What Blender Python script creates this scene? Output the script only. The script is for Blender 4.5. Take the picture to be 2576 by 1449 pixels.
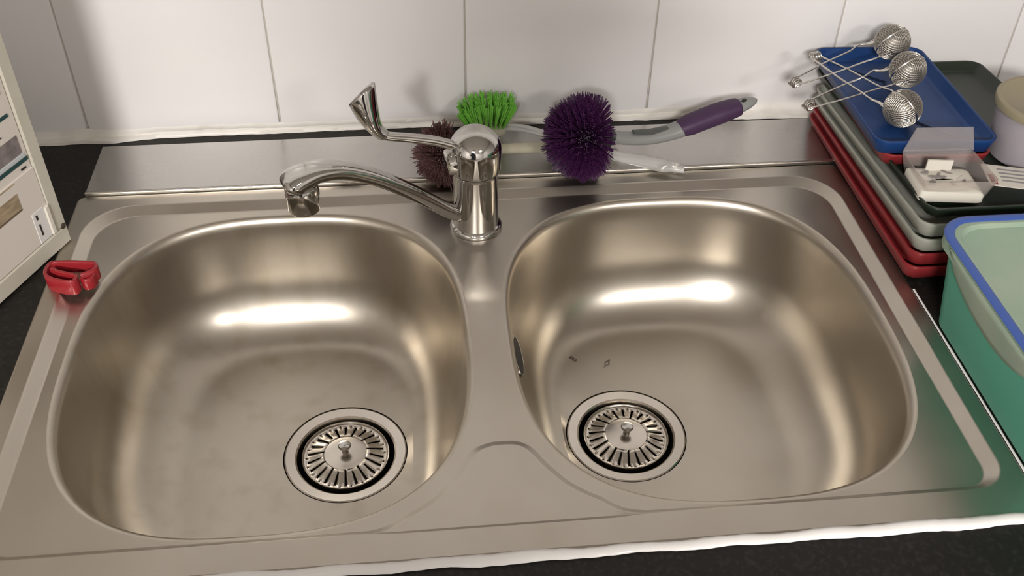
import bpy, bmesh, math, random
from mathutils import Vector, Matrix
random.seed(7)
PI = math.pi
for o in list(bpy.data.objects): bpy.data.objects.remove(o)
SC = bpy.context.scene
COL = SC.collection

# ------------------------------------------------------------------ camera
def look_axes(pitch, yaw, roll):
    f = Vector((math.sin(yaw)*math.cos(pitch), math.cos(yaw)*math.cos(pitch), -math.sin(pitch)))
    r = Vector((math.cos(yaw), -math.sin(yaw), 0)); u = r.cross(f)
    return r*math.cos(roll)+u*math.sin(roll), u*math.cos(roll)-r*math.sin(roll), f
cd = bpy.data.cameras.new('camera'); cam = bpy.data.objects.new('camera', cd); COL.objects.link(cam)
r_, u_, f_ = look_axes(.7120, .1142, .0212)
M = Matrix((r_, u_, -f_)).transposed().to_4x4(); M.translation = (-.0516, -.4022, .5907)
cam.matrix_world = M
cd.sensor_width = 36; cd.lens = 2542.67/2576*36; cd.clip_start = .01
SC.camera = cam

# ------------------------------------------------------------------ world, lamp light, exposure
w = bpy.data.worlds.new('world'); SC.world = w; w.use_nodes = True
w.node_tree.nodes['Background'].inputs[0].default_value = (1, .95, .9, 1)
w.node_tree.nodes['Background'].inputs[1].default_value = .05
LAMP = Vector((-.62, -2.35, 1.50))
LAMPS = [(LAMP, 26), (Vector((.98, -2.20, 1.50)), 5.5)]
for lp_, en in LAMPS:
    ld = bpy.data.lights.new('ceiling_lamp_light', 'AREA'); ld.shape = 'DISK'; ld.size = .50
    ld.energy = en; ld.color = (1, .965, .93)
    lo = bpy.data.objects.new('ceiling_lamp_light', ld); COL.objects.link(lo); lo.location = lp_ - Vector((0, 0, .012))
vs = SC.view_settings
vs.view_transform = 'Standard'; vs.look = 'None'; vs.gamma = 1; vs.use_curve_mapping = False
vs.exposure = 2.52

# ------------------------------------------------------------------ materials
def mat(name, col, rough=.5, metal=0, spec=.5, trans=0, ior=1.45, alpha=1, noise=None, rnoise=None, bump=None, coat=0, sss=0, emit=None):
    m = bpy.data.materials.new(name); m.use_nodes = True
    nt = m.node_tree; p = nt.nodes['Principled BSDF']
    p.inputs['Base Color'].default_value = (*col, 1); p.inputs['Roughness'].default_value = rough
    p.inputs['Metallic'].default_value = metal; p.inputs['Specular IOR Level'].default_value = spec
    p.inputs['Transmission Weight'].default_value = trans; p.inputs['IOR'].default_value = ior
    p.inputs['Alpha'].default_value = alpha; p.inputs['Coat Weight'].default_value = coat
    if emit:
        p.inputs['Emission Color'].default_value = (*emit[0], 1); p.inputs['Emission Strength'].default_value = emit[1]
    tc = nt.nodes.new('ShaderNodeTexCoord')
    def noisenode(scale, detail=4, stretch=None):
        n = nt.nodes.new('ShaderNodeTexNoise'); n.inputs['Scale'].default_value = scale; n.inputs['Detail'].default_value = detail
        if stretch:
            mp = nt.nodes.new('ShaderNodeMapping'); mp.inputs['Scale'].default_value = stretch
            nt.links.new(tc.outputs['Object'], mp.inputs['Vector']); nt.links.new(mp.outputs['Vector'], n.inputs['Vector'])
        else: nt.links.new(tc.outputs['Object'], n.inputs['Vector'])
        return n
    if noise:   # (scale, col2, lo, hi, stretch)
        n = noisenode(noise[0], 5, noise[4] if len(noise) > 4 else None)
        mr = nt.nodes.new('ShaderNodeMapRange'); mr.inputs['From Min'].default_value = noise[2]; mr.inputs['From Max'].default_value = noise[3]
        mx = nt.nodes.new('ShaderNodeMix'); mx.data_type = 'RGBA'
        mx.inputs['A'].default_value = (*col, 1); mx.inputs['B'].default_value = (*noise[1], 1)
        nt.links.new(n.outputs['Fac'], mr.inputs['Value']); nt.links.new(mr.outputs['Result'], mx.inputs['Factor'])
        nt.links.new(mx.outputs['Result'], p.inputs['Base Color'])
    if rnoise:  # (scale, rmin, rmax, stretch)
        n = noisenode(rnoise[0], 4, rnoise[3] if len(rnoise) > 3 else None)
        mr = nt.nodes.new('ShaderNodeMapRange'); mr.inputs['From Min'].default_value = .3; mr.inputs['From Max'].default_value = .7
        mr.inputs['To Min'].default_value = rnoise[1]; mr.inputs['To Max'].default_value = rnoise[2]
        nt.links.new(n.outputs['Fac'], mr.inputs['Value']); nt.links.new(mr.outputs['Result'], p.inputs['Roughness'])
    if bump:    # (scale, strength, distance, stretch)
        n = noisenode(bump[0], 3, bump[3] if len(bump) > 3 else None)
        b = nt.nodes.new('ShaderNodeBump'); b.inputs['Strength'].default_value = bump[1]; b.inputs['Distance'].default_value = bump[2]
        nt.links.new(n.outputs['Fac'], b.inputs['Height']); nt.links.new(b.outputs['Normal'], p.inputs['Normal'])
    return m
STEEL = mat('brushed_steel', (.52, .485, .43), .33, 1, noise=(9, (.48, .44, .38), .42, .75), rnoise=(14, .30, .40))
STEEL_BOWL = mat('used_bowl_steel', (.50, .46, .40), .31, 1, noise=(11, (.44, .395, .325), .45, .8), rnoise=(9, .30, .36))
STEEL_STAIN = mat('stained_bowl_steel', (.50, .46, .40), .31, 1, noise=(38, (.435, .385, .31), .50, .75, (1, 1, .22)), rnoise=(7, .29, .40))
STEEL_DECK = mat('sheet_steel', (.56, .545, .52), .27, 1, rnoise=(20, .24, .31))
STEEL_POL = mat('polished_steel', (.66, .62, .56), .2, 1, rnoise=(40, .15, .28))
CHROME = mat('chrome', (.56, .545, .52), .07, 1)
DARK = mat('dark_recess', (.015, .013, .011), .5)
TILE = mat('glazed_white_panel', (.79, .775, .775), .32, 0, noise=(3, (.765, .745, .735), .4, .8), bump=(6, .05, .004))
GROUT = mat('joint_grout', (.50, .465, .41), .8)
CAULK = mat('white_sealant', (.78, .75, .70), .4, noise=(30, (.62, .58, .51), .5, .8), bump=(70, .35, .002))
BEAD = mat('clear_white_sealant', (.80, .78, .76), .22, bump=(60, .3, .002))
BLACK = mat('black_laminate', (.008, .007, .006), .5, spec=.35, noise=(260, (.022, .020, .017), .5, .75))
WALLP = mat('room_paint', (.42, .405, .39), .8)
CEIL = mat('ceiling_paint', (.58, .56, .54), .9)
FLOOR = mat('floor_vinyl', (.30, .26, .22), .5)

# ------------------------------------------------------------------ mesh helpers
class MB:
    def __init__(s): s.v = []; s.f = []
    def add(s, vs, fs):
        b = len(s.v); s.v += [tuple(v) for v in vs]; s.f += [tuple(i+b for i in f) for f in fs]; return s
    def box(s, lo, hi, mtx=None):
        x0, y0, z0 = lo; x1, y1, z1 = hi
        vs = [Vector(p) for p in ((x0,y0,z0),(x1,y0,z0),(x1,y1,z0),(x0,y1,z0),(x0,y0,z1),(x1,y0,z1),(x1,y1,z1),(x0,y1,z1))]
        if mtx: vs = [mtx @ v for v in vs]
        return s.add(vs, [(0,3,2,1),(4,5,6,7),(0,1,5,4),(1,2,6,5),(2,3,7,6),(3,0,4,7)])
    def rings(s, rings, close=True, cap0=False, cap1=False):
        n = len(rings[0]); vs = [p for r in rings for p in r]; fs = []
        for i in range(len(rings)-1):
            for j in range(n if close else n-1):
                a, b = i*n+j, i*n+(j+1) % n; fs.append((a, b, b+n, a+n))
        if cap0: fs.append(tuple(range(n-1, -1, -1)))
        if cap1: fs.append(tuple((len(rings)-1)*n+j for j in range(n)))
        return s.add(vs, fs)
    def lathe(s, prof, n=48, c=(0,0,0), cap0=False, cap1=False, mtx=None):
        R = []
        for r, z in prof:
            ring = [Vector((c[0]+r*math.cos(2*PI*k/n), c[1]+r*math.sin(2*PI*k/n), c[2]+z)) for k in range(n)]
            R.append([mtx @ v for v in ring] if mtx else ring)
        return s.rings(R, True, cap0, cap1)
    def sweep(s, path, ws, hs=None, n=12, up=(0,0,1), power=2.0, cap=True):
        P = [Vector(p) for p in path]; up = Vector(up); R = []
        if not isinstance(ws, (list, tuple)): ws = [ws]*len(P)
        if hs is None: hs = ws
        if not isinstance(hs, (list, tuple)): hs = [hs]*len(P)
        for i, p in enumerate(P):
            t = (P[min(i+1, len(P)-1)]-P[max(i-1, 0)]).normalized()
            sd = t.cross(up)
            if sd.length < 1e-4: sd = t.cross(Vector((1, .3, 0)))
            sd.normalize(); nn = sd.cross(t).normalized(); ring = []
            for k in range(n):
                a = 2*PI*k/n; c_, s_ = math.cos(a), math.sin(a); e = 2/power
                ring.append(p + sd*ws[i]*math.copysign(abs(c_)**e, c_) + nn*hs[i]*math.copysign(abs(s_)**e, s_))
            R.append(ring)
        return s.rings(R, True, cap, cap)
    def sphere(s, c, r, n=20, m=12, sc=(1,1,1)):
        return s.lathe_sc([(r*math.sin(PI*i/m), -r*math.cos(PI*i/m)) for i in range(m+1)], n, c, sc)
    def lathe_sc(s, prof, n, c, sc):
        return s.rings([[Vector((c[0]+sc[0]*r*math.cos(2*PI*k/n), c[1]+sc[1]*r*math.sin(2*PI*k/n), c[2]+sc[2]*z)) for k in range(n)] for r, z in prof])
    def build(s, name, m, parent=None, smooth=True, angle=40, solid=0, label=None, kind=None, weld=True):
        me = bpy.data.meshes.new(name); me.from_pydata(s.v, [], s.f)
        bm = bmesh.new(); bm.from_mesh(me)
        if weld: bmesh.ops.remove_doubles(bm, verts=bm.verts, dist=1e-6)
        bmesh.ops.recalc_face_normals(bm, faces=bm.faces); bm.to_mesh(me); bm.free()
        me.polygons.foreach_set('use_smooth', [smooth]*len(me.polygons))
        if smooth: me.set_sharp_from_angle(angle=math.radians(angle))
        me.materials.append(m)
        o = bpy.data.objects.new(name, me); COL.objects.link(o)
        if parent: o.parent = parent
        if solid:
            md = o.modifiers.new('thickness', 'SOLIDIFY'); md.thickness = solid; md.offset = 0
        if label: o['label'] = label
        if kind: o['kind'] = kind
        return o
def thing(name, label, cat, loc=(0,0,0), rot=(0,0,0), group=None):
    o = bpy.data.objects.new(name, None); COL.objects.link(o); o.empty_display_size = .02
    o.location = loc; o.rotation_euler = rot; o['label'] = label; o['category'] = cat
    if group: o['group'] = group
    return o
def tag(o, label, cat, group=None):
    o['label'] = label; o['category'] = cat
    if group: o['group'] = group
    return o
def struct(o): o['kind'] = 'structure'; return o
def crom(pts, n=8, closed=False):
    P = [Vector(p) for p in pts]; out = []; N = len(P)
    rng = range(N) if closed else range(N-1)
    for i in rng:
        g = (lambda k: P[k % N]) if closed else (lambda k: P[max(0, min(N-1, k))])
        a, b, c, d = g(i-1), g(i), g(i+1), g(i+2)
        for j in range(n):
            t = j/n
            out.append(.5*((2*b)+(c-a)*t+(2*a-5*b+4*c-d)*t*t+(3*b-a-3*c+d)*t**3))
    if not closed: out.append(P[-1])
    return out
def interp(xs, ys, x):
    for i in range(len(xs)-1):
        if x <= xs[i+1]: return ys[i]+(ys[i+1]-ys[i])*(x-xs[i])/(xs[i+1]-xs[i])
    return ys[-1]
def rrect(hx, hy, r, z=0, n=8, c=(0,0)):
    pts = []
    for cx, cy, a0 in ((hx-r, hy-r, 0), (-hx+r, hy-r, PI/2), (-hx+r, -hy+r, PI), (hx-r, -hy+r, 1.5*PI)):
        for k in range(n+1):
            a = a0+PI/2*k/n; pts.append(Vector((c[0]+cx+r*math.cos(a), c[1]+cy+r*math.sin(a), z)))
    return pts
def fill_loops(loops):
    """planar fill of nested closed loops -> verts, tris"""
    bm = bmesh.new(); es = []
    for L in loops:
        vs = [bm.verts.new(p) for p in L]
        for i in range(len(vs)): es.append(bm.edges.new((vs[i], vs[(i+1) % len(vs)])))
    bmesh.ops.triangle_fill(bm, use_beauty=True, use_dissolve=False, edges=es, normal=(0, 0, 1))
    bm.verts.index_update()
    v = [x.co.copy() for x in bm.verts]; f = [tuple(y.index for y in x.verts) for x in bm.faces]; bm.free()
    return v, f

# ------------------------------------------------------------------ room shell
YW = .5624; ZC = 1.53; ZF = -.9; XL, XR, YB = -1.9, 2.1, -3.3
b = MB().box((XL, YW-.0040, ZF), (XR, YW+.1, ZC)); wall_back = struct(b.build('wall_back', GROUT, smooth=False))
T0, TS = -.3968, .2004; TH = .25; GAP = .0016
tm = None
def tile_mesh():
    hx, hy = TS/2-GAP/2, TH/2-GAP/2; m = MB(); R = []
    for ins, d in ((0, .0), (0, .0010), (.0008, .0016), (.0020, .0020)):
        R.append([Vector((x*(hx-ins), -d, z*(hy-ins))) for x, z in ((-1,-1),(1,-1),(1,1),(-1,1))])
    m.rings(R, True, False, True); return m
for row in range(6):
    for k in range(-4, 9):
        x = T0+TS*(k+.5); z = .0045+TH*(row+.5)
        if tm is None:
            o = tile_mesh().build('wall_tile', TILE, wall_back, angle=60); tm = o.data
        else:
            o = bpy.data.objects.new('wall_tile', tm); COL.objects.link(o); o.parent = wall_back
        o.location = (x, YW-.0040, z)
struct(MB().box((XL, YB, ZF-.1), (XR, YW, ZF)).build('floor', FLOOR, smooth=False))
struct(MB().box((XL, YB, ZC), (XR, YW, ZC+.1)).build('ceiling', CEIL, smooth=False))
struct(MB().box((XL-.1, YB, ZF), (XL, YW, ZC)).build('wall_left', WALLP, smooth=False))
struct(MB().box((XR, YB, ZF), (XR+.1, YW, ZC)).build('wall_right', WALLP, smooth=False))
struct(MB().box((XL, YB-.1, ZF), (XR, YB, ZC)).build('wall_front', WALLP, smooth=False))
# ceiling lamp (its light is set at the top)
LW, LDF = mat('lamp_white', (.8, .8, .8), .4), mat('lamp_diffuser', (.9, .88, .84), .5, emit=((1, .96, .92), 2))
for (lp_, en), lb in zip(LAMPS, ('round flat ceiling lamp left of the sink', 'round flat ceiling lamp right of the sink')):
    lamp = thing('ceiling_lamp', lb, 'lamp', (lp_.x, lp_.y, ZC), (0, 0, 0), 'ceiling lamps')
    MB().lathe([(.0, 0), (.28, 0), (.28, -.02), (.266, -.024)], 48).build('housing', LW, lamp)
    MB().lathe([(.266, -.022), (.26, -.028), (0, -.03)], 48).build('diffuser', LDF, lamp)

# worktop: black slab with a cut-out for the sink
SX, SY = .387, .450
def ring_slab(outer, inner, z0, z1, m):
    vt, ft = fill_loops([[Vector((x, y, z1)) for x, y in outer], [Vector((x, y, z1)) for x, y in inner]])
    m.add(vt, ft); m.add([Vector((p.x, p.y, z0)) for p in vt], ft)
    for L in (outer, inner):
        m.rings([[Vector((x, y, z0)) for x, y in L], [Vector((x, y, z1)) for x, y in L]])
m = MB(); ring_slab([(XL+.004, -.085), (XR-.004, -.085), (XR-.004, YW-.0045), (XL+.004, YW-.0045)], [(-.372, .012), (.372, .012), (.372, .44), (-.372, .44)], -.04, -.0012, m)
tag(m.build('worktop', BLACK, smooth=False), 'black speckled laminate worktop that carries the steel sink', 'worktop')

# base cabinets under the worktop, below the frame
CABM = mat('cabinet_laminate', (.45, .43, .40), .5); KICK = mat('plinth_dark', (.05, .045, .04), .6)
for x0, lb in ((-1.25, 'base cabinet under the worktop, furthest left'), (-.625, 'base cabinet below the left sink bowl'), (.0, 'base cabinet below the right sink bowl'), (.625, 'base cabinet under the worktop, furthest right')):
    cb_ = thing('base_cabinet', lb, 'cabinet', (x0+.3125, .24, ZF), (0, 0, 0), 'base cabinets under the worktop')
    H = -.0405-ZF; hw = .3115
    for sx in (-1, 1): MB().box((sx*hw-(.018 if sx > 0 else 0), -.28, .10), (sx*hw+(.018 if sx < 0 else 0), .29, H)).build('side_panel', CABM, cb_, smooth=False)
    MB().box((-hw+.018, -.28, .10), (hw-.018, .29, .118)).build('bottom_panel', CABM, cb_, smooth=False)
    MB().box((-hw, -.22, 0), (hw, -.204, .0995)).build('plinth', KICK, cb_, smooth=False)
    for sx in (-1, 1):
        c0 = sx*hw/2; d_ = MB(); R = []
        for ins, yy in ((0, -.2805), (0, -.2965), (.0015, -.2985)): R.append([Vector((c0+qx*(hw/2-.0015-ins), yy, .105+(H-.115)*qz+(ins if qz == 0 else -ins))) for qx, qz in ((-1, 0), (1, 0), (1, 1), (-1, 1))])
        d_.rings(R, True, True, True); dr = d_.build('door', CABM, cb_, angle=30)
        hx_ = c0-sx*(hw/2-.035); MB().sweep(crom([(hx_, -.298, H-.22), (hx_, -.322, H-.21), (hx_, -.322, H-.10), (hx_, -.298, H-.09)], 5), .005, None, 10, up=(1, 0, 0)).build('handle', STEEL_POL, dr)

# white sealant along the foot of the wall, ragged front edge
m = MB(); R = []
rnd = random.Random(3); XS = [(-.9+.006*i) for i in range(260)]
jit = 0
for x in XS:
    jit = jit*.8+rnd.uniform(-.0007, .0007)
    fy = interp([-1, -.37, -.345, -.3, -.05, .05, .1, .2, .28, .36, .5, 1], [.5465, .5475, .5525, .5535, .5555, .5515, .5535, .5515, .5485, .5415, .538, .54], x)+jit
    top = .0045+jit*.8
    R.append([Vector((x, fy, -.001)), Vector((x, fy+.0006, .0022+jit*.5)), Vector((x, (fy+YW)/2, .0035+jit)), Vector((x, YW-.007, .0065+jit)), Vector((x, YW-.0058, .012+jit)), Vector((x, YW-.0058, -.001))])
m.rings(R, True, True, True); struct(m.build('trim_1', CAULK, angle=60))

# ------------------------------------------------------------------ sink
sink = thing('kitchen_sink', 'double bowl brushed stainless steel sink set in the black worktop', 'sink', (0, SY/2, 0))
def sk(mb, name, mt, **k):
    mb.v = [(v[0], v[1]-SY/2, v[2]) for v in mb.v]; return mb.build(name, mt, sink, **k)
ZP = -.0062
def arc(cx, cy, r, a0, a1, n): return [(cx+r*math.cos(a0+(a1-a0)*k/n), cy+r*math.sin(a0+(a1-a0)*k/n)) for k in range(n+1)]
ARCH = [(-.100, .0312), (-.088, .0345), (-.070, .0425), (-.050, .0565), (-.033, .0775), (-.0205, .0960), (-.0085, .1022), (.0025, .1030), (.0135, .1015), (.0225, .0945), (.0335, .0770), (.0465, .0605), (.064, .0470), (.083, .0370), (.1005, .0318)]
ap = [(p.x, p.y) for p in crom([(x, y, 0) for x, y in ARCH], 8)]
def outline(hx, y0, y1, rf, rb, aoff):
    """closed loop of the pressed recess, counter-clockwise from the front left; aoff moves the arch edge towards the bowls"""
    pts = []
    N = 14
    pts += [(-hx+rf+(ap[0][0]+hx-rf)*k/N, y0) for k in range(N)]
    L = len(ap)
    for i, (x, y) in enumerate(ap):
        a = Vector(ap[max(0, i-1)]); c = Vector(ap[min(L-1, i+1)]); t = (c-a).normalized(); nn = Vector((-t.y, t.x))
        wgt = min(1, i/14, (L-1-i)/14); yy = y + nn.y*aoff; xx = x+nn.x*aoff*wgt
        if wgt < 1: yy = y0*(1-wgt)+yy*wgt
        pts.append((xx, yy))
    pts += [(ap[-1][0]+(hx-rf-ap[-1][0])*k/N, y0) for k in range(1, N)]
    pts += arc(hx-rf, y0+rf, rf, -PI/2, 0, 12)
    pts += [(hx, y0+rf+(y1-rb-y0-rf)*k/20) for k in range(1, 20)]
    pts += arc(hx-rb, y1-rb, rb, 0, PI/2, 16)
    pts += [(hx-rb-2*(hx-rb)*k/30, y1) for k in range(1, 30)]
    pts += arc(-hx+rb, y1-rb, rb, PI/2, PI, 16)
    pts += [(-hx, y1-rb-(y1-rb-y0-rf)*k/20) for k in range(1, 20)]
    pts += arc(-hx+rf, y0+rf, rf, PI, 1.5*PI, 12)[:-1]
    return pts
A = outline(.3722, .0252, .4320, .026, .046, -.0036)
B = outline(.3605, .0327, .4205, .018, .038, .0036)
PZ = -.0026   # the arch panel lies a little lower than the rim
ZA = [PZ*max(0, min(1, (i-14)/10, (14+len(ap)-1-i)/10)) for i in range(len(A))]
def sstep(t):
    e = .14; k = 1/(1-e)
    return k*t*t/(2*e) if t < e else (k*(t-e/2) if t < 1-e else 1-k*(1-t)**2/(2*e))
m = MB(); R = []
for i in range(15):
    t = i/14; R.append([Vector((a[0]*(1-t)+b_[0]*t, a[1]*(1-t)+b_[1]*t, ZP*sstep(t)+za*(1-sstep(t)))) for a, b_, za in zip(A, B, ZA)])
m.rings(R)
# bowls outlines
def sell(cx, cy, a, b_, n, k, N):
    t = 2*PI*k/N; c_, s_ = math.cos(t), math.sin(t); e = 2/n
    return cx+a*math.copysign(abs(c_)**e, c_), cy+b_*math.copysign(abs(s_)**e, s_)
NB = 144
BOWLS = [(-.1828, .2230, .1662, .1870, -.1320, .2165), (.1838, .2230, .1652, .1870, .1310, .2165)]
FO = .0030     # outward start of the rim fillet
def bowl_ring(B_, d, z, n=2.75):
    cx, cy, a, b_ = B_[:4]
    # even spacing of the ring by arc length
    raw = [sell(cx, cy, a-d, b_-d, n, k, NB*6) for k in range(NB*6)]
    cum = [0]
    for i in range(len(raw)): 
        p, q_ = raw[i], raw[(i+1) % len(raw)]; cum.append(cum[-1]+math.hypot(p[0]-q_[0], p[1]-q_[1]))
    out = []; j = 0
    for k in range(NB):
        s_ = cum[-1]*k/NB
        while cum[j+1] < s_: j += 1
        t = (s_-cum[j])/max(1e-9, cum[j+1]-cum[j]); p, q_ = raw[j], raw[(j+1) % len(raw)]
        out.append(Vector((p[0]+(q_[0]-p[0])*t, p[1]+(q_[1]-p[1])*t, z)))
    return out
# flat recess floor with the bowl holes, flat front panel and flat rim
v, f = fill_loops([[Vector((x, y, ZP)) for x, y in B]]+[bowl_ring(q_, -FO, ZP) for q_ in BOWLS]); m.add(v, f)
# rim: outer edge, with a shallow crease in front of the arch panel
OUT = [Vector((p.x, p.y+SY/2, 0)) for p in rrect(SX-.0025, SY/2-.0025, .006, 0, 5)]
i0, i1 = 14, 14+len(ap)-1
al, ar = A[i0], A[i1]
gx = [al[0]+(ar[0]-al[0])*k/30 for k in range(31)]
def gy(t, s_): return (al[1]+(ar[1]-al[1])*t)+.0004+s_*.0019*min(1, t*8, (1-t)*8)
gu = [Vector((x, gy(k/30, 1), PZ*min(1, k/3, (30-k)/3))) for k, x in enumerate(gx)]; gd = [Vector((x, gy(k/30, -1), 0)) for k, x in enumerate(gx)]
gu[0] = gd[0] = Vector((al[0], al[1], 0)); gu[-1] = gd[-1] = Vector((ar[0], ar[1], 0))
rimloop = [Vector((x, y, 0)) for x, y in A[:i0]]+gd+[Vector((x, y, 0)) for x, y in A[i1+1:]]
v, f = fill_loops([OUT, rimloop]); m.add(v, f)
v, f = fill_loops([[Vector((x, y, za)) for (x, y), za in zip(A[i0:i1+1], ZA[i0:i1+1])]+list(reversed(gu[1:-1]))]); m.add(v, f)
rows = []
for i in range(7):
    t = i/6; rows.append([Vector((gd[k].x, gd[k].y+(gu[k].y-gd[k].y)*t, gu[k].z*sstep(t))) for k in range(31)])
m.rings(rows, False)
# rolled outer edge
R = []
for i in range(6):
    a = PI/2*i/5; e = .0025*math.sin(a)
    R.append([Vector((p.x, p.y+SY/2, -.0025*(1-math.cos(a)))) for p in rrect(SX-.0025+e, SY/2-.0025+e, .006+e, 0, 5)])
m.rings(R)
sk(m, 'rim', STEEL, angle=60, weld=False)
# bowl bodies
ZB = -.134
PROF = [(-FO, ZP), (-FO*.55, ZP-.0002), (-.0002, ZP-.0012), (.0018, ZP-.0032), (.0032, ZP-.0062), (.0040, ZP-.010)]
wall = [(.0052, -.030), (.0074, -.050), (.0102, -.072)]
PROF += wall
dx0, z0_ = .0102, -.072
for i in range(1, 15):
    a = math.radians(8)+ (math.radians(88)-math.radians(8))*i/14
    # floor fillet, elliptical radius
    PROF.append((dx0+.0550*(math.cos(math.radians(8))-math.cos(a)), z0_+(ZB-z0_)*(math.sin(a)-math.sin(math.radians(8)))/(math.sin(math.radians(88))-math.sin(math.radians(8)))))
FLR = .0570    # flange radius
for B_ in BOWLS:
    m = MB(); R = []
    for d, z in PROF:
        n = 2.75+.15*max(0, min(1, (d-.01)/.05)); sh = .2*max(0, d-.012)*math.copysign(1, -B_[0]); R.append([p+Vector((sh, 0, 0)) for p in bowl_ring(B_, d, z, n)])
    last = R[-1]; dc = Vector((B_[4], B_[5], 0))
    circ = []
    for p in last:
        a = math.atan2(p.y-dc.y, p.x-dc.x); circ.append(Vector((dc.x+FLR*math.cos(a), dc.y+FLR*math.sin(a), ZB-.0035)))
    for i in range(1, 13):
        t = i/12; R.append([Vector((p.x+(q_.x-p.x)*t, p.y+(q_.y-p.y)*t, ZB-.0035*t)) for p, q_ in zip(last, circ)])
    R.append([Vector((q_.x, q_.y, q_.z-.0022)) for q_ in circ])
    m.rings(R); sk(m, 'bowl', STEEL_STAIN if B_[0] < 0 else STEEL_BOWL, angle=35)
    zf = ZB-.0035
    # drain flange, cup below it
    m = MB().lathe([(FLR-.0006, zf-.002), (FLR-.0010, zf-.0003), (FLR-.0022, zf+.0003), (.0520, zf-.0002), (.0465, zf-.0010), (.0450, zf-.0022), (.0442, zf-.0050), (.0436, zf-.012)], 72, (dc.x, dc.y, 0))
    sk(m, 'drain_flange', STEEL_POL, angle=30)
    m = MB().lathe([(.0437, zf-.0115), (.0425, zf-.030), (.030, zf-.042), (.0, zf-.043)], 48, (dc.x, dc.y, 0))
    sk(m, 'drain_cup', mat('drain_cup_dark', (.05, .045, .04), .4, .6))
# overflow in the wall of the right bowl nearest the middle
B_ = BOWLS[1]; ov = Vector((B_[0]-B_[2]+.0086, .226, -.034))
mt = Matrix.Translation(ov) @ Matrix.Rotation(math.radians(62), 4, 'Y')
def oval(rx, ry, z, n=40): return [mt @ Vector((rx*math.cos(2*PI*k/n), ry*math.sin(2*PI*k/n), z)) for k in range(n)]
m = MB().rings([oval(.0108, .0248, -.0040), oval(.0102, .0242, .0006), oval(.0094, .0234, .0008), oval(.0086, .0224, .0005), oval(.0082, .0220, -.001)]); sk(m, 'overflow_ring', CHROME)
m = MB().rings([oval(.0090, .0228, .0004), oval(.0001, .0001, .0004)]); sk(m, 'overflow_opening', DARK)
# sealant along the front and right edge
def bead(path, rad, name, seed):
    rr = random.Random(seed); P = [Vector(p) for p in path]; ws = []; j = 0
    for i in range(len(P)):
        j = j*.85+rr.uniform(-.07, .07)*rad; ws.append(max(.3*rad, rad+j))
    m = MB().sweep(P, ws, [w_*.55 for w_ in ws], 10); return sk(m, name, BEAD, angle=60)
bead([(-.34+.004*i, -.0030+.0006*math.sin(i*.37), .0000) for i in range(int(.728/.004))], .0046, 'sealant_bead', 4)
bead([(.3878, .003+.004*i, -.0004) for i in range(62)], .0011, 'sealant_bead', 5)

# strainer baskets
def strainer(label, loc, rz):
    t = thing('sink_strainer', label, 'strainer', loc, (0, 0, rz), 'drain strainer baskets')
    NS = 22; m = MB(); prof = [(.0195, .0), (.0225, -.0006), (.0270, -.0022), (.0320, -.0040), (.0352, -.0046), (.0368, -.0044), (.0385, -.0036)]
    sub = 6   # angular cells per sector: cell 0 is the slot, cell 3 holds the small hole
    edges = [0, .24, .46, .56, .68, .84, 1]
    def pt(r, z, sct, e): a = 2*PI*(sct+e)/NS; return Vector((r*math.cos(a), r*math.sin(a), z))
    for sct in range(NS):
        long_ = sct % 2 == 0
        for c_ in range(sub):
            for i in range(len(prof)-1):
                if c_ == 0 and (i in (1, 2, 3) or (long_ and i == 0)) : continue
                if c_ == 3 and i == 4: continue
                (r0, z0), (r1, z1) = prof[i], prof[i+1]
                m.add([pt(r0, z0, sct, edges[c_]), pt(r1, z1, sct, edges[c_]), pt(r1, z1, sct, edges[c_+1]), pt(r0, z0, sct, edges[c_+1])], [(0, 1, 2, 3)])
    m.build('slotted_plate', STEEL_POL, t, angle=60, solid=.0007)
    ring = []
    for sct in range(NS):
        for e in edges[:-1]: ring.append(pt(.0195, 0, sct, e))
    MB().rings([ring, [p*.75+Vector((0, 0, .0009)) for p in ring], [p*.02+Vector((0, 0, .0012)) for p in ring]]).build('centre_disc', STEEL_POL, t)
    MB().lathe([(.0383, -.0040), (.0392, -.0020), (.0400, -.0016), (.0404, -.0030), (.0398, -.0120)], 64).build('outer_ring', STEEL_POL, t)
    MB().lathe([(.0032, .0008), (.0030, .004), (.0026, .0055), (.0040, .0072), (.0056, .0088), (.0060, .0104), (.0052, .0118), (.0028, .0126), (0, .0128)], 24).build('lift_knob', CHROME, t)
    return t
zf = ZB-.0035
strainer('slotted steel strainer basket in the left bowl drain', (BOWLS[0][4]-.0004, BOWLS[0][5]+.0012, zf-.0012), .13)
strainer('slotted steel strainer basket in the right bowl drain', (BOWLS[1][4]+.0004, BOWLS[1][5]+.0012, zf-.0012), .02)

# raised steel strip behind the sink
ds = thing('steel_back_strip', 'long flat sheet steel strip between the sink and the wall', 'steel strip', (0, .4925, 0), (0, 0, .0012))
m = MB(); hx0, hx1 = -.3795, .3865; prof = [(-.0425, -.0005), (-.0425, .0034), (-.0412, .0043), (-.0395, .0036), (-.0375, .0028), (.0432, .0028), (.0432, -.0005)]
R = [[Vector((hx0+(hx1-hx0)*i/40+(.004*(1 if i == 0 else 0) if yy < 0 else 0)*0, yy, zz)) for yy, zz in prof] for i in range(41)]
m.rings(R, True, True, True); m.build('steel_sheet', STEEL_DECK, ds, angle=35)
MB().sweep([(hx0, -.0423, .0030), (hx1, -.0423, .0030)], .0013, .0013, 10).build('folded_lip', STEEL_POL, ds)

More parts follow.
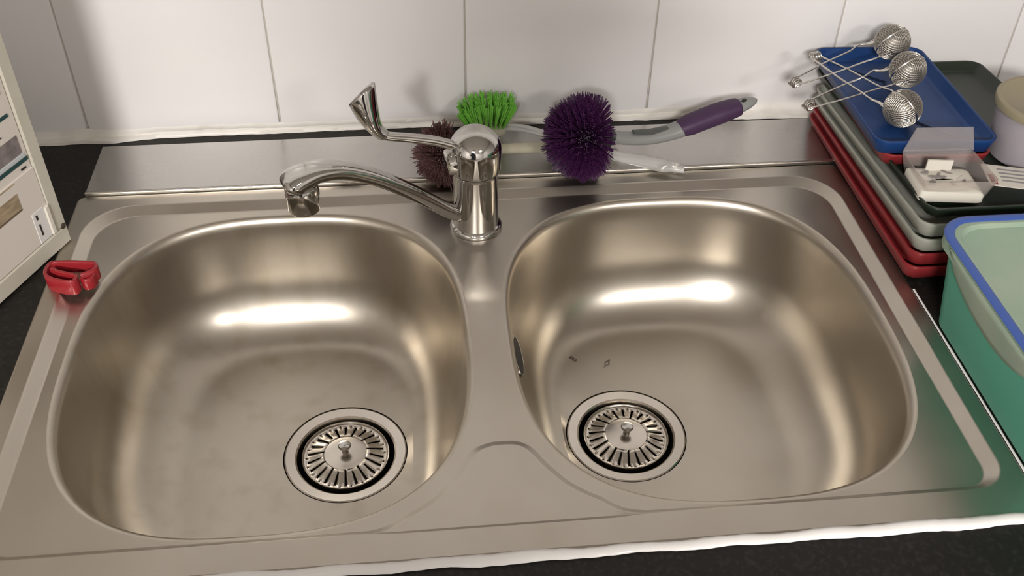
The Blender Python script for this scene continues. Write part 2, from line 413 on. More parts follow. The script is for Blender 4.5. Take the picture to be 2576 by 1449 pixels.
# ------------------------------------------------------------------ tap
AX = Vector((.0015, .3800, ZP+.0002)); ph = math.radians(14); D = Vector((-math.cos(ph), -math.sin(ph), 0)); SD = Vector((-D.y, D.x, 0))
tap = thing('mixer_tap', 'chrome single lever mixer tap standing between the two bowls', 'tap', AX)
def tp(s_, z, o=0): return D*s_ + SD*o + Vector((0, 0, z-ZP-.0073+.0060*min(1, s_/.16)))
MB().lathe([(0, 0), (.0248, 0), (.0252, .0022), (.0245, .0045), (.0226, .0062), (.0222, .0066)], 64).build('base_ring', CHROME, tap, angle=50)
MB().lathe([(.0222, .006), (.0218, .010), (.0213, .036), (.0213, .062), (.0218, .0655), (.0224, .0665)], 64).build('body', CHROME, tap)
head = MB().lathe([(.0226, .0672), (.0234, .0678), (.0240, .0705), (.0244, .088)]+[(.0244*math.cos(a), .088+.0225*math.sin(a)) for a in [PI/2*i/12 for i in range(1, 13)]], 64).build('lever_head', CHROME, tap)
# boss the lever grows out of, with the screw hole
MB().sweep([tp(.008, .0795), tp(.0215, .0795), tp(.0268, .0790), tp(.0280, .0788)], [.0125, .0125, .0115, .0095], [.0115, .0115, .0105, .0085], 24, power=2.8).build('lever_boss', CHROME, head)
MB().sweep([tp(.0282, .0760, -.004), tp(.0290, .0760, -.0042)], .0032, .0032, 16).build('screw_hole', DARK, head)
lp = crom([tp(.006, .0905), tp(.020, .0960), tp(.038, .1040), tp(.060, .1105), tp(.078, .1150), tp(.0865, .1185), tp(.0905, .1225)], 6)
n = len(lp); MB().sweep(lp, [interp([0, .12, .6, .85, 1], [.0070, .0056, .0046, .0048, .0065], i/(n-1)) for i in range(n)], [interp([0, .15, .6, 1], [.0050, .0040, .0034, .0030], i/(n-1)) for i in range(n)], 16, power=3).build('lever_arm', CHROME, tap)
# scooped paddle at the end of the lever
LE = crom([(.0905, .1165, 0), (.0985, .1265, 0), (.1050, .1375, 0), (.1095, .1490, 0)], 5); RE = crom([(.0800, .1185, 0), (.0855, .1270, 0), (.0872, .1450, 0), (.0880, .1665, 0)], 5)
m = MB(); rows = []; NU = len(LE); NV = 12
for i in range(NU):
    u = i/(NU-1); row = []
    for j in range(NV+1):
        t = j/NV; p = LE[i].lerp(RE[i], t)
        dep = .011*math.sin(PI*t)**.8*math.sin(PI*min(1, .25+u*.55))
        tip = .006*math.sin(PI*t)*u**6
        row.append(tp(p.x, p.y+tip, -.002+dep-.004*u))
    rows.append(row)
m.rings(rows, False); m.build('lever_paddle', CHROME, tap, angle=70, solid=.0032)
# spout
D2 = Vector((-math.cos(math.radians(25)), -math.sin(math.radians(25)), 0))
def ts(s_, z): return D2*s_+Vector((0, 0, z-ZP))
sp = crom([ts(.004, .0050), ts(.030, .0235), ts(.055, .0470), ts(.079, .0680), ts(.104, .0872), ts(.130, .1020), ts(.150, .1075), ts(.1640, .1068), ts(.1740, .1035), ts(.1785, .0990)], 6)
n = len(sp)
MB().sweep(sp, [interp([0, .3, .55, .78, .89, .94, .975, 1], [.0076, .0084, .0102, .0136, .0144, .0138, .0118, .0085], i/(n-1)) for i in range(n)], [interp([0, .5, .7, .85, .93, .975, 1], [.0066, .0066, .0072, .0086, .0082, .0066, .0045], i/(n-1)) for i in range(n)], 20, power=3.2).build('spout', CHROME, tap, angle=55)
q_ = D2*.1670+Vector((0, 0, .0172))
MB().lathe([(.0110, .0900), (.0138, .0880), (.0144, .0860), (.0146, .0800), (.0146, .0790), (.0139, .0786), (.0138, .0650), (.0133, .0640), (.0108, .0636)], 40, q_).build('aerator', CHROME, tap, angle=30)
MB().lathe([(.0110, .0636), (.010, .0665), (0, .0665)], 40, q_).build('aerator_screen', DARK, tap)

# ------------------------------------------------------------------ brushes
def plastic(name, col, rough=.35, **k): return mat(name, col, rough, **k)
CLEAR = mat('clear_plastic', (.86, .86, .84), .15, trans=.70, ior=1.35)
CREAM = mat('cream_plastic', (.66, .62, .48), .35, trans=.25, ior=1.3)
def bristles(roots, r0=.0011, r1=.0013, n=5):
    """roots: list of (root, tip, strands, spread)"""
    m = MB()
    for a, b_, k, spd in roots:
        a, b_ = Vector(a), Vector(b_); L = (b_-a).length
        for i in range(k):
            o1 = Vector((random.gauss(0, 1), random.gauss(0, 1), random.gauss(0, 1)))*spd*.25; o2 = Vector((random.gauss(0, 1), random.gauss(0, 1), random.gauss(0, 1)))*spd
            e = b_+o2; mid = (a+o1).lerp(e, .5)+o2*.15
            m.sweep([a+o1, mid, e], [r0, r0, r1*.7], None, n)
    return m
# purple brush: round head, bristles all round, grey neck, purple grip
PURP = plastic('purple_bristle', (.058, .012, .066), .45); PGRIP = plastic('purple_rubber', (.050, .020, .062), .55); GREYP = plastic('grey_plastic', (.24, .245, .24), .35)
pb = thing('washing_up_brush', 'purple bristled dish brush with grey neck and purple grip', 'brush', (.1175, .4560, .0028), (0, 0, 0), 'dish brushes behind the tap')
pc = Vector((.0, .0, .0385))
axd = Vector((.90, .16, -.10)).normalized(); e1 = axd.cross(Vector((0, 0, 1))).normalized(); e2 = e1.cross(axd)
rt = []
for i in range(11):
    th = math.radians(14+i*9.6)   # from the front pole round to behind the equator
    cnt = max(6, int(36*math.sin(th)))
    for k in range(cnt):
        a = 2*PI*(k+.5*(i % 2))/cnt
        d = -axd*math.cos(th)+(e1*math.cos(a)+e2*math.sin(a))*math.sin(th)
        L = .0425+random.uniform(-.0015, .0015)
        tip = pc+d*L
        if tip.z < .001: tip.z = .001
        rt.append((pc+d*.016, tip, 10, .0014))
bristles(rt, .00055, .0006, 4).build('bristles', PURP, pb, kind='stuff', weld=False)
hp = crom([pc-axd*.012, pc, pc+axd*.016, pc+axd*.026], 4); MB().sweep(hp, [interp([0, .3, .8, 1], [.006, .0165, .0175, .012], i/(len(hp)-1)) for i in range(len(hp))], None, 20).build('brush_head', plastic('dark_purple_core', (.02, .012, .024), .5), pb)
nk = crom([(.030, .006, .034), (.046, .010, .0285), (.070, .0155, .0255), (.095, .0205, .0275), (.108, .023, .031)], 6)
MB().sweep(nk, [interp([0, .2, .6, 1], [.0070, .0085, .0100, .0105], i/(len(nk)-1)) for i in range(len(nk))], [interp([0, .3, 1], [.006, .0055, .0075], i/(len(nk)-1)) for i in range(len(nk))], 18, power=2.6).build('neck', GREYP, pb)
MB().sweep([(.052, .0113, .0352), (.072, .0157, .0318), (.090, .0195, .0335)], [.0035, .0055, .003], [.0012, .0014, .0010], 12).build('neck_inset', plastic('dark_grey_plastic', (.07, .075, .07), .4), pb)
gp = crom([(.103, .0215, .0300), (.122, .026, .0350), (.145, .030, .0415), (.162, .033, .0455), (.168, .034, .0468)], 6)
MB().sweep(gp, [interp([0, .15, .5, .9, 1], [.0095, .0122, .0125, .0108, .0085], i/(len(gp)-1)) for i in range(len(gp))], [interp([0, .15, .5, 1], [.007, .0095, .0098, .0070], i/(len(gp)-1)) for i in range(len(gp))], 18, power=2.5).build('grip', PGRIP, pb)
tpz = crom([(.164, .0335, .0460), (.172, .035, .0482), (.181, .0365, .0505), (.1865, .0375, .0520)], 5)
ec = MB().sweep(tpz, [interp([0, .4, .8, 1], [.0098, .0085, .0048, .001], i/(len(tpz)-1)) for i in range(len(tpz))], [interp([0, .5, 1], [.0065, .005, .001], i/(len(tpz)-1)) for i in range(len(tpz))], 18, power=2.4).build('end_cap', GREYP, pb)
MB().sweep([(.1715, .0335, .0528), (.1717, .0330, .0545)], [.0034, .0030], [.0022, .002], 14).build('hanging_hole', DARK, ec)

# green brush: bristles up, clear handle resting on the steel strip
GRN = plastic('green_bristle', (.17, .48, .06), .5)
gb = thing('washing_up_brush', 'bright green bristled dish brush with clear handle, bristles pointing up', 'brush', (.024, .519, .0028), (0, 0, 0), 'dish brushes behind the tap')
rt = []
for i in range(9):
    for j in range(4):
        u = (i-4)/4; v_ = (j-1.5)/1.5
        rt.append(((.017*u-.001, .008*v_, .018), (.028*u-.001-.004*(1-abs(u)), .013*v_+.002, .0475-.010*u*u*(1.0 if u < 0 else .25)), 22, .0014))
bristles(rt, .00062, .0007, 4).build('bristles', GRN, gb, kind='stuff', weld=False)
m = MB(); m.rings([rrect(.020-i_, .0115-i_, .009, z, 6) for i_, z in ((.004, .0085), (.0005, .0105), (0, .014), (.0005, .0175), (.003, .0185))], True, True, True); m.build('brush_head', CREAM, gb)
hp = crom([(.018, -.001, .0145), (.036, -.006, .0165), (.060, -.018, .0150), (.095, -.036, .0105), (.130, -.052, .0068), (.160, -.064, .0058), (.178, -.072, .0055), (.1965, -.0785, .0050)], 6)
MB().sweep(hp, [interp([0, .1, .5, .72, .86, .9, 1], [.006, .0042, .0048, .0085, .0095, .0062, .0058], i/(len(hp)-1)) for i in range(len(hp))], [interp([0, .3, .8, .88, 1], [.0035, .0035, .0055, .0042, .0030], i/(len(hp)-1)) for i in range(len(hp))], 18, power=2.5).build('handle', CLEAR, gb)

# brown-mauve brush half hidden by the tap
MAU = plastic('mauve_bristle', (.17, .088, .085), .55)
mb_ = thing('washing_up_brush', 'worn brownish mauve dish brush lying half hidden behind the tap', 'brush', (-.0235, .4520, .0028), (0, 0, 0), 'dish brushes behind the tap')
pc = Vector((0, 0, .028)); axd = Vector((.93, .30, .02)).normalized(); e1 = axd.cross(Vector((0, 0, 1))).normalized(); e2 = e1.cross(axd); rt = []
for i in range(10):
    th = math.radians(15+i*10); cnt = max(5, int(26*math.sin(th)))
    for k in range(cnt):
        a = 2*PI*(k+.5*(i % 2))/cnt; d = -axd*math.cos(th)+(e1*math.cos(a)+e2*math.sin(a))*math.sin(th)
        tip = pc+d*(.0315+random.uniform(-.003, .002)); tip.z = max(.001, tip.z); rt.append((pc+d*.013, tip, 9, .0018))
bristles(rt, .00055, .0006, 4).build('bristles', MAU, mb_, kind='stuff', weld=False)
hp = crom([pc-axd*.01, pc, pc+axd*.014, pc+axd*.022], 4); MB().sweep(hp, [interp([0, .3, .8, 1], [.005, .0135, .014, .009], i/(len(hp)-1)) for i in range(len(hp))], None, 18).build('brush_head', plastic('brown_core', (.05, .03, .028), .5), mb_)
hp = crom([pc+axd*.018, pc+axd*.04+Vector((0, 0, -.006)), (.075, .024, .0155), (.110, .033, .0095), (.150, .040, .0075), (.185, .045, .0072)], 6)
MB().sweep(hp, [interp([0, .2, .6, 1], [.006, .005, .0085, .007], i/(len(hp)-1)) for i in range(len(hp))], [interp([0, .5, 1], [.004, .0045, .004], i/(len(hp)-1)) for i in range(len(hp))], 16, power=2.5).build('handle', CREAM, mb_)

# ------------------------------------------------------------------ red bag clip on the left rim
RED = plastic('glossy_red_plastic', (.27, .016, .022), .24, coat=.2)
cl = thing('bag_clip', 'small glossy red plastic clip lying on the left sink rim', 'clip', (-.362, .3150, 0), (0, 0, 0))
def band(path, th, z0, z1, name, par, closed=True):
    P = crom([(x, y, 0) for x, y in path], 6, closed); n = len(P); m = MB(); R = [[], [], [], [], [], []]
    for i, p in enumerate(P):
        t = ((P[(i+1) % n]-P[i-1]) if closed else (P[min(i+1, n-1)]-P[max(0, i-1)])).normalized(); nn = Vector((-t.y, t.x, 0)); e = .0008
        for k, (o_, z) in enumerate(((-th/2, z0), (-th/2, z1-e), (-th/2+e, z1), (th/2-e, z1), (th/2, z1-e), (th/2, z0))): R[k].append(p+nn*o_+Vector((0, 0, z)))
    R.append(R[0]); m.rings(R, closed); return m.build(name, RED, par, angle=50)
band([(-.021, .006), (-.0185, .0145), (-.006, .0150), (.008, .0135), (.0195, .0110), (.0215, .004), (.017, -.001), (.0105, -.0045)], .0034, .002, .0150, 'outer_loop', cl, False)
band([(-.021, .006), (-.0195, -.002), (-.012, -.0085), (.000, -.0130), (.0065, -.0128), (.0072, -.0060), (.0000, -.0025), (-.009, .0012), (-.0165, .0055)], .0032, .000, .0155, 'jaw', cl, False)
band([(.0105, -.0045), (.0145, -.0080), (.0190, -.0055), (.0205, .0010)], .0030, .000, .0115, 'hook', cl, False)
MB().rings([[Vector((x, y, z)) for x, y in ((-.018, .004), (-.016, .012), (.016, .0095), (.017, .003), (.004, -.004))] for z in (.0015, .0045)], True, True, True).build('inner_plate', plastic('tan_plastic', (.30, .20, .14), .5), cl, angle=20)

# ------------------------------------------------------------------ cream box at the left, printed side towards the sink
bx = thing('appliance_box', 'cream box with printed labels, teal stripes and a black i mark, left of the sink', 'box', (-.3785, .3805, .0004), (0, 0, math.atan2(-.908, -.419)))
CREAMB = plastic('cream_casing', (.56, .53, .45), .45, noise=(25, (.50, .47, .385), .4, .7))
WHITEB = plastic('warm_white_panel', (.66, .61, .55), .5)
# local x runs along the face away from the corner, local y points into the box (left), z up
IN = -1 # outward side of the printed face
BWd, BH, BD = .26, .30, .20
m = MB(); m.rings([[Vector((x, y, z)) for x, y in ((0, -.004), (.0, -BD), (BWd, -BD), (BWd, -.004))] for z in (0.0, BH)], True, True, True); m.build('casing', CREAMB, bx, angle=20)
def slab(x0, x1, z0, z1, d0, d1, name, mt, bev=.0008, par=None):
    m = MB(); R = []
    for ins, d in ((0, d0), (0, d1-bev), (bev, d1)): R.append([Vector((x, d, z)) for x, z in ((x0+ins, z0+ins), (x1-ins, z0+ins), (x1-ins, z1-ins), (x0+ins, z1-ins))])
    m.rings(R, True, True, True); return m.build(name, mt, par or bx, angle=30)
slab(0, BWd, 0, .0182, -.006, .0015, 'frame_rail', CREAMB, .0012)
slab(0, .0135, .0184, BH, -.006, .0013, 'frame_rail', CREAMB, .0012)
slab(.0137, BWd, .0184, BH, -.006, -.0006, 'front_panel', WHITEB)
TEAL = plastic('teal_print', (.018, .060, .060), .5); GRYP = plastic('grey_print', (.24, .205, .20), .6, noise=(90, (.14, .12, .12), .4, .65)); BRP = plastic('brown_print', (.26, .20, .13), .6, noise=(60, (.40, .31, .20), .4, .65, (1, 1, 4)))
BLKP = plastic('black_print', (.02, .016, .015), .5); PALEB = plastic('pale_blue_print', (.50, .53, .55), .5)
for x0, z, x1, h in ((.0205, .1662, .11, .0030), (.0203, .1454, .12, .0032), (.0152, .1008, .13, .0036)): slab(x0, x1, z-h/2, z+h/2, -.0007, .0001, 'teal_stripe', TEAL, .0002)
slab(.0190, .12, .1075, .1250, -.0007, -.0002, 'picture', GRYP, .0001)
slab(.0170, .12, .1034, .1068, -.0007, -.0001, 'pale_stripe', PALEB, .0002)
slab(.0340, .0395, .1308, .1318, -.0007, -.0001, 'printed_mark', BLKP, .0001); slab(.0203, .0262, .0932, .0950, -.0007, .0001, 'printed_mark', BLKP, .0002)
lab = slab(.0137, .14, .0190, .0905, -.0007, .0006, 'label_card', WHITEB, .0004)
slab(.0389, .13, .0880, .0892, .0005, .0009, 'printed_line', BRP, .0001, lab)
slab(.0400, .13, .0635, .0790, .0005, .0009, 'picture', BRP, .0001, lab)
slab(.0400, .13, .0618, .0634, .0005, .0010, 'printed_line', plastic('dark_brown_print', (.13, .095, .065), .6), .0001, lab)
ic = slab(.0190, .0336, .0196, .0512, .0005, .0012, 'information_card', plastic('card_white', (.70, .68, .66), .5), .0002)
slab(.0278, .0302, .0430, .0482, .0010, .0015, 'i_dot', BLKP, .0003, ic); slab(.0277, .0297, .0262, .0384, .0010, .0015, 'i_bar', BLKP, .0003, ic)
slab(.0138, .0188, .0198, .0500, .0005, .0030, 'card_holder', plastic('holder_white', (.72, .68, .60), .35), .0008)
MB().lathe([(0, .0014), (.0022, .0014), (.0030, .0008), (.0031, -.001)], 20, (0, 0, 0), mtx=Matrix.Translation((.0045, .0010, .0195)) @ Matrix.Rotation(-PI/2, 4, 'X')).build('screw', plastic('screw_dark', (.10, .085, .07), .4, metal=.6), bx)

# ------------------------------------------------------------------ trays at the right
TREDM = plastic('red_tray_plastic', (.24, .022, .026), .36); TGREY = plastic('grey_green_tray_plastic', (.34, .345, .30), .4); TGRN = plastic('dark_green_tray_plastic', (.012, .020, .012), .4); TBLUE = plastic('blue_tray_plastic', (.008, .040, .15), .42, spec=.3)
def tray(label, mt, x0, x1, y0, y1, zf_, zb_, hf=.0163, hb=None, r=.014, rz=0, grp='stacked serving trays'):
    """zf_/zb_: underside height at the front and at the back edge; hf/hb: wall height at front and back"""
    hb = hb or hf; L = y1-y0; pit = math.atan2(zb_-zf_, L); hx, hy = (x1-x0)/2, L/2
    P = [(.060, .0), (.0062, .0), (.0042, .06), (.0004, .80), (.0, .90), (.0004, .985), (.0013, 1), (.0022, .985), (.0030, .92), (.0070, .32), (.0090, .24), (.0120, .21), (.060, .21)]
    m = MB(); R = []
    for i_, zz in P: R.append([Vector((p.x, p.y, zz*(hf+(hb-hf)*(p.y+hy)/L))) for p in rrect(hx-i_, hy-i_, max(.003, r-i_), 0, 8)])
    m.rings(R, True, True, True); o = m.build('serving_tray', mt, None, angle=50)
    o.location = ((x0+x1)/2, (y0+y1)/2, (zf_+zb_)/2); o.rotation_euler = (pit, 0, rz)
    return tag(o, label, 'tray', grp)
X0, X1 = .3785, .5750
tray('red serving tray at the very bottom of the stack', TREDM, X0, X1, .2520, .5320, .0045, .0035, .0158, .0112)
tray('red serving tray second from the bottom of the stack', TREDM, X0, X1, .2510, .5320, .0205, .0150, .0158, .0112)
tray('lower of the two grey-green serving trays in the stack', TGREY, X0, X1, .2500, .5310, .0366, .0266, .0160, .0112)
tray('upper of the two grey-green serving trays in the stack', TGREY, X0, X1, .2500, .5300, .0529, .0382, .0162, .0112)
tray('dark green serving tray under the small trays on top of the stack', TGRN, X0+.0045, X1-.006, .2560, .5480, .0700, .0500, .0110, .0110)
tray('small red serving tray peeking out beneath the blue tray', TREDM, .3790, .4850, .3380, .5300, .0688, .0575, .0125, rz=-.05)
tray('small blue serving tray on top, holding the tea strainers', TBLUE, .3700, .4860, .3370, .5420, .0815, .0700, .0150, rz=-.05)

# tea strainers: mesh ball on sprung wire tongs
WIRE = mat('strainer_wire', (.66, .64, .60), .22, 1); 
MESH = mat('woven_mesh', (.46, .43, .38), .45, 1)
def tea_strainer(label, ball, coil, wob, rb=.0178):
    ball, coil = Vector(ball), Vector(coil); t = thing('tea_strainer', label, 'tea strainer', ball-Vector((0, 0, rb)), (0, 0, 0), 'mesh ball tea strainers')
    o_ = ball-Vector((0, 0, rb)); bl = ball-o_; cl_ = coil-o_
    d = (cl_-bl).normalized(); sd = d.cross(Vector((0, 0, 1))).normalized(); up = sd.cross(d)
    # two halves of wire mesh (meridians and parallels), a rim ring between them
    for sgn, nm in ((1, 'mesh_half'), (-1, 'mesh_half')):
        m = MB(); N = 22
        nrm = (sd*.9+up*.43)*sgn; nrm.normalize(); a1 = nrm.cross(d).normalized(); a2 = nrm.cross(a1)
        for k in range(-9, 10):
            for ax_, bx_ in ((a1, a2), (a2, a1)):
                q = k/9.6*rb; rr = math.sqrt(max(0, rb*rb-q*q)); pts = []
                for i in range(13):
                    a = PI*i/12; pts.append(bl+ax_*q+bx_*rr*math.cos(a)+nrm*rr*math.sin(a))
                m.sweep(pts, .00034, None, 4, up=ax_)
        m.build(nm, MESH, t, weld=False, kind='stuff')
        R = []
        for i in range(8):
            ph_ = PI/2*i/7.3; R.append([bl+(a1*math.cos(2*PI*k/24)+a2*math.sin(2*PI*k/24))*(rb*.93*math.cos(ph_))+nrm*rb*.90*math.sin(ph_) for k in range(24)])
        pts = [bl+(a1*math.cos(2*PI*k/32)+a2*math.sin(2*PI*k/32))*(rb+.0002)+nrm*.0002 for k in range(33)]
        MB().sweep(pts, .0006, None, 8, up=nrm).build('rim_ring', WIRE, t)
    MB().sphere(bl, rb*.90, 20, 14).build('mesh_lining', mat('mesh_lining', (.36, .33, .29), .5, .85, alpha=.6), t)
    # tongs
    L = (cl_-bl).length
    for sgn in (1, -1):
        pth = crom([bl+d*rb*.55+sd*sgn*rb*.80, bl+d*(rb+.004)+sd*sgn*.0125, bl+d*(rb+.012)+sd*sgn*.0150+up*.001, bl+d*(rb+.026)+sd*sgn*.0120, bl+d*(L*.62)+sd*sgn*.0105*wob, bl+d*(L-.006)+sd*sgn*.0060, cl_+sd*sgn*.0045+d*.001], 6)
        MB().sweep(pth, .00095, None, 8).build('wire_arm', WIRE, t)
        MB().sweep([bl+d*(rb*.75)+sd*sgn*rb*.62, bl+d*(rb+.003)+sd*sgn*.0112, bl+d*(rb+.010)+sd*sgn*.0146], [.0030, .0022, .0012], [.0007, .0007, .0008], 8).build('fork_plate', WIRE, t)
    pts = []
    for i in range(49):
        a = 2*PI*3*i/48; pts.append(cl_+sd*(-.0045+.009*i/48)+d*.0048*math.cos(a)+up*.0048*math.sin(a))
    MB().sweep(pts, .0009, None, 7, up=sd).build('spring_coil', WIRE, t)
    return t
tea_strainer('mesh ball tea strainer lying nearest the front of the blue tray', (.4090, .3930, .0990), (.3630, .5060, .0950), 1.0)
tea_strainer('mesh ball tea strainer in the middle of the three on the blue tray', (.4400, .4590, .1030), (.3310, .4270, .0860), 1.0)
tea_strainer('mesh ball tea strainer furthest back, against the wall', (.4400, .5040, .1100), (.3310, .4700, .0870), 1.0)

# clear box with white packet, printed card, tub: in the front half of the dark green tray
zt = lambda y: .0700+(.0500-.0700)*(y-.256)/.292+.0028
PLA = mat('clear_box_plastic', (.80, .74, .70), .18, trans=.75, ior=1.2, alpha=.65)
cb = thing('clear_plastic_box', 'open clear plastic box holding a white packet on the dark green tray', 'box', (.4210, .3080, zt(.308)+.001), (-.07, 0, -.04))
m = MB(); m.rings([rrect(.0335-i_, .0300-i_, .006, z, 4) for i_, z in ((.006, .0), (.0045, .0006), (.0, .0195), (.0008, .0195), (.0052, .0014), (.007, .0014))], True, True, True); m.build('tray_base', PLA, cb, angle=40)
m = MB(); m.rings([[Vector((x, y, z)) for x, z in ((-.033+i_, .021), (.033-i_, .021), (.026-i_, .044), (-.026+i_, .044))] for i_, y in ((0, .0245), (0, .026))], True, True, True); m.build('lid', PLA, cb, angle=20)
pk = thing('paper_packet', 'folded white paper packet with grey print in the clear box', 'packet', (.4130, .2960, zt(.3)+.003), (-.05, .02, -.10))
PAP = plastic('white_paper', (.62, .59, .52), .7); PRT = plastic('grey_ink', (.23, .21, .20), .7)
m = MB(); R = []
for i_, z in ((.002, 0), (0, .002), (0, .0085), (.0015, .0105), (.006, .0110), (.020, .0116)): R.append([p+Vector((0, 0, .0010*math.sin(p.x*260+p.y*190))) if z > .008 else p for p in rrect(.0285-i_, .0225-i_, .004, z, 5)])
m.rings(R, True, True, True); m.build('wrapper', PAP, pk, angle=50)
for px, py, w_, h_, ra in ((-.006, .003, .0085, .0024, .05), (-.015, .010, .0045, .0016, .5), (.005, .0115, .0055, .0013, -.6), (.014, .006, .0035, .0015, .4), (-.013, -.005, .0035, .0022, .9), (.004, -.0075, .0030, .0016, -.3), (.016, -.002, .0025, .0012, .8), (-.003, .0085, .0030, .0012, 1.0)):
    o = MB().rings([[Vector((w_*math.cos(2*PI*k/9)*(1+.25*math.sin(k*2.3)), h_*math.sin(2*PI*k/9)*(1+.25*math.cos(k*1.7)), z)) for k in range(9)] for z in (0, .0016)], True, True, True).build('printed_patch', PRT, pk, smooth=False)
    o.location = (px, py, .0105); o.rotation_euler = (0, 0, ra)
MB().box((-.013, .0150, .0100), (.010, .0165, .0215)).build('folded_flap', PAP, pk, smooth=False)
cdx = thing('printed_card', 'white printed card with a red stripe beside the clear box', 'card', (.4790, .2960, zt(.296)+.012), (-.06, .05, -.22))
MB().rings([rrect(.0265, .0185, .003, z, 3) for z in (0, .0008)], True, True, True).build('card_sheet', PAP, cdx, angle=20)
for k in range(4): MB().box((-.014, .010-.0066*k, .0007), (.016-.003*(k % 2), .0126-.0066*k, .00105)).build('text_line', plastic('text_grey', (.27, .26, .27), .7), cdx, smooth=False)
MB().box((-.0245, -.0165, .0007), (-.0195, .000, .0011)).build('red_stripe', RED, cdx, smooth=False)
MB().box((.0205, -.012, .0007), (.0225, .0185, .0011)).build('red_stripe', RED, cdx, smooth=False)
# round tub with tan lid
tb = thing('round_tub', 'round translucent tub with a tan lid at the right edge', 'tub', (.5280, .3560, zt(.356)+.0005), (0, 0, 0))
TUB = mat('hazy_plastic', (.58, .54, .58), .35, trans=.35, ior=1.25, alpha=.8); TAN = plastic('tan_lid', (.27, .235, .155), .5)
MB().lathe([(0, 0), (.0360, 0), (.0385, .002), (.0430, .052), (.0422, .052), (.0375, .003), (0, .002)], 48).build('tub_body', TUB, tb, angle=40)
MB().lathe([(.0445, .0500), (.0465, .0502), (.0470, .0560), (.0462, .0575), (.0425, .0580), (.0405, .0565), (0, .0565)], 48).build('lid', TAN, tb, angle=40)
# translucent green box with a blue sealed lid
gx_ = thing('storage_container', 'translucent turquoise food container with clear lid and blue seal', 'container', (.4742, .1140, .0006), (0, 0, 0))
TURQ = mat('turquoise_plastic', (.15, .56, .41), .32, trans=.35, ior=1.2, alpha=.93); FROST = mat('frosted_lid', (.52, .60, .48), .4, trans=.3, ior=1.2, alpha=.9, noise=(14, (.40, .54, .42), .4, .7)); BLUE = plastic('blue_seal', (.045, .10, .36), .4)
m = MB(); m.rings([rrect(.1000-i_, .1130-i_, max(.006, r0), z, 8) for i_, r0, z in ((.0265, .02, .0), (.0160, .022, .0005), (.0130, .024, .004), (.0030, .026, .0800), (.0, .026, .0815), (.0, .026, .0840), (.0040, .024, .0840), (.0050, .024, .0800), (.0150, .022, .0050), (.0195, .02, .0030))], True, True, True); m.build('container_body', TURQ, gx_, angle=40)
m = MB(); m.rings([rrect(.1010-i_, .1140-i_, .026, z, 8) for i_, z in ((.0005, .0800), (-.0010, .0800), (-.0010, .0905), (.0005, .0920), (.0080, .0920), (.0100, .0885), (.0130, .0880), (.060, .0885))], True, False, True); m.build('lid', FROST, gx_, angle=40)
ringp = rrect(.1010-.0012, .1140-.0012, .026, .0918, 8); MB().sweep(ringp+[ringp[0], ringp[1]], .0042, .0018, 10).build('lid_seal', BLUE, gx_)
# side flap of the lid
m = MB(); rows = []
for i in range(13):
    t = i/12; y = -.060+.145*t; dp = .034*math.sin(PI*min(1, max(0, t*1.0)))**.5
    rows.append([Vector((-.1027+.0002*k+.0075*(k/5)**1.5*(dp/.034), y, .0880-dp*k/5)) for k in range(6)])
m.rings(rows, False); m.build('lid_flap', FROST, gx_, solid=.0014)
# two dried scraps in the right bowl
for nm, px, py, a, lb in (('food_scrap', .0955, .318, 2.4, 'thin dark dried scrap lying in the right bowl, nearer the middle'), ('food_scrap', .1290, .309, .6, 'thin dark dried scrap lying in the right bowl, further right')):
    o = MB().sweep(crom([(-.004, 0, 0), (-.001, .001, .0006), (.002, -.0002, .0006), (.004, .0018, 0)], 4), .0006, None, 6).build(nm, plastic('dried_scrap', (.07, .045, .03), .7))
    o.location = (px, py, ZB+.0006); o.rotation_euler = (0, 0, a); tag(o, lb, 'scrap', 'dried scraps')

# ------------------------------------------------------------------ the photographer, whose shadow falls on the wall
def skin_body(name, chains, mt, parent, root=0, sub=2):
    """chains: list of lists of (point, radius); equal points are shared"""
    vs, rs, es, idx = [], [], [], {}
    for ch in chains:
        pv = None
        for p, r in ch:
            k = tuple(round(c_, 4) for c_ in p)
            if k not in idx: idx[k] = len(vs); vs.append(p); rs.append(r)
            if pv is not None: es.append((pv, idx[k]))
            pv = idx[k]
    me = bpy.data.meshes.new(name); me.from_pydata(vs, es, []); o = bpy.data.objects.new(name, me); COL.objects.link(o); o.parent = parent
    md = o.modifiers.new('skin', 'SKIN'); md.use_smooth_shade = True
    if not me.skin_vertices: me.skin_vertices.new()
    for i, r in enumerate(rs):
        me.skin_vertices[0].data[i].radius = (r, r) if not isinstance(r, tuple) else r
        me.skin_vertices[0].data[i].use_root = i == root
    sb = o.modifiers.new('smooth', 'SUBSURF'); sb.levels = sub; sb.render_levels = sub
    me.materials.append(mt); return o
SKIN = plastic('skin', (.42, .25, .18), .5); CLOTH = plastic('dark_jumper', (.035, .038, .05), .85); TROU = plastic('dark_trousers', (.03, .03, .035), .9); HAIR = plastic('dark_hair', (.03, .02, .015), .6)
person = thing('person', 'person in a dark jumper holding up a phone in one hand', 'person', (-.25, -.74, ZF))
def W(x, y, z): return (x+.25, y+.74, z-ZF)
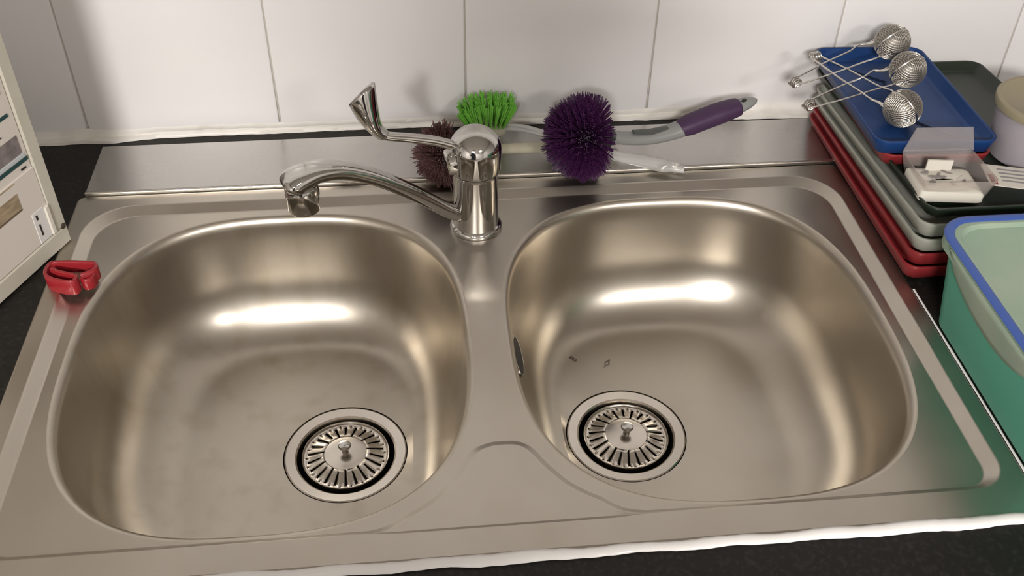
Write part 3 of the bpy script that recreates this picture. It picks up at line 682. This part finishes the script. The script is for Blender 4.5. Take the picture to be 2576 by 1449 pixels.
skin_body('body', [
    [(W(-.25, -.74, .05), .14), (W(-.25, -.74, .20), .13), (W(-.25, -.73, .355), .13), (W(-.25, -.72, .46), .075), (W(-.25, -.715, .54), .052), (W(-.25, -.705, .63), .056), (W(-.25, -.69, .72), .07)],
    [(W(-.25, -.74, .05), .14), (W(-.16, -.74, -.05), .088), (W(-.15, -.73, -.43), .060), (W(-.15, -.75, -.81), .044), (W(-.15, -.62, -.865), .035)],
    [(W(-.25, -.74, .05), .14), (W(-.34, -.74, -.05), .088), (W(-.35, -.73, -.43), .060), (W(-.35, -.75, -.81), .044), (W(-.35, -.62, -.865), .035)],
    [(W(-.25, -.73, .355), .13), (W(-.41, -.71, .400), .055), (W(-.45, -.66, .19), .045), (W(-.31, -.56, .38), .034), (W(-.215, -.475, .500), .026)],
    [(W(-.25, -.73, .355), .13), (W(-.09, -.73, .400), .055), (W(-.04, -.76, .13), .045), (W(-.05, -.71, -.09), .033), (W(-.06, -.69, -.18), .024)]], CLOTH, person)
# head skin, hair, ears, nose
hd = MB().sphere((0, -.675+.74, .755-ZF), .090, 24, 16, (.84, 1.0, 1.28)).build('head', SKIN, person)
MB().sphere((0, -.695+.74, .785-ZF), .094, 24, 16, (.90, 1.0, 1.15)).build('hair', HAIR, person)
MB().sweep([W(-.25, -.588, .775), W(-.25, -.576, .750), W(-.25, -.580, .736)], [.006, .011, .010], [.006, .010, .006], 10).build('nose', SKIN, hd)
for sx in (-1, 1):
    MB().sphere((sx*.077, -.685+.74, .750-ZF), .03, 14, 10, (.3, .6, 1)).build('ear', SKIN, hd)
    MB().sphere((sx*.030, -.592+.74, .772-ZF), .011, 12, 8, (1, .5, .7)).build('eye', plastic('eye_white', (.7, .7, .68), .3), hd)
MB().sweep([W(-.275, -.588, .705), W(-.25, -.580, .703), W(-.225, -.588, .705)], [.004, .006, .004], [.003, .006, .003], 10).build('mouth', plastic('lips', (.35, .12, .11), .5), hd)
# phone held in landscape, its lens beside the right end
phone = thing('phone', 'dark phone held in landscape by the person', 'phone', (0, 0, 0)); 
Mp = Matrix((r_, u_, -f_)).transposed().to_4x4(); Mp.translation = Vector((-.0516, -.4022, .5907))-f_*-.0-f_*.016+r_*-.062+u_*-.022
phone.matrix_world = Mp
MB().rings([rrect(.075-i_, .037-i_, .008, z, 6) for i_, z in ((.002, -.004), (0, -.0025), (0, .0025), (.002, .004))], True, True, True).build('phone_body', BLKP, phone)
MB().rings([rrect(.069, .033, .004, z, 4) for z in (.0040, .0043)], True, True, True).build('screen', plastic('phone_screen', (.02, .02, .025), .1), phone)
def hand(fn, m):
    """fn maps hand-local metres to the person's space; palm at the origin, fingers along +y, thumb towards m*x"""
    ch = [[(fn(0, -.040, .006), .021), (fn(.002*m, -.016, .002), .024), (fn(.002*m, 0, 0), .018)]]
    for fx, ln in ((-.016, .78), (-.005, .96), (.006, 1.0), (.017, .92)):
        ch.append([(fn(.002*m, 0, 0), .018), (fn(fx*m, .012, -.020), .0085), (fn(fx*m, .022*ln, -.0300), .0085), (fn(fx*m, .044*ln, -.0305), .0075)])
    ch.append([(fn(.002*m, -.016, .002), .024), (fn(.021*m, -.006, .004), .010), (fn(.025*m, .016, .0005), .009), (fn(.021*m, .036, -.002), .008)])
    return skin_body('hand', ch, SKIN, person)
hand(lambda x, y, z: W(*(Mp @ Vector((-.075+x, -.024+y, .016+z)))), 1)
hand(lambda x, y, z: W(-.065-z*.8, -.68+x, -.215-y), 1)
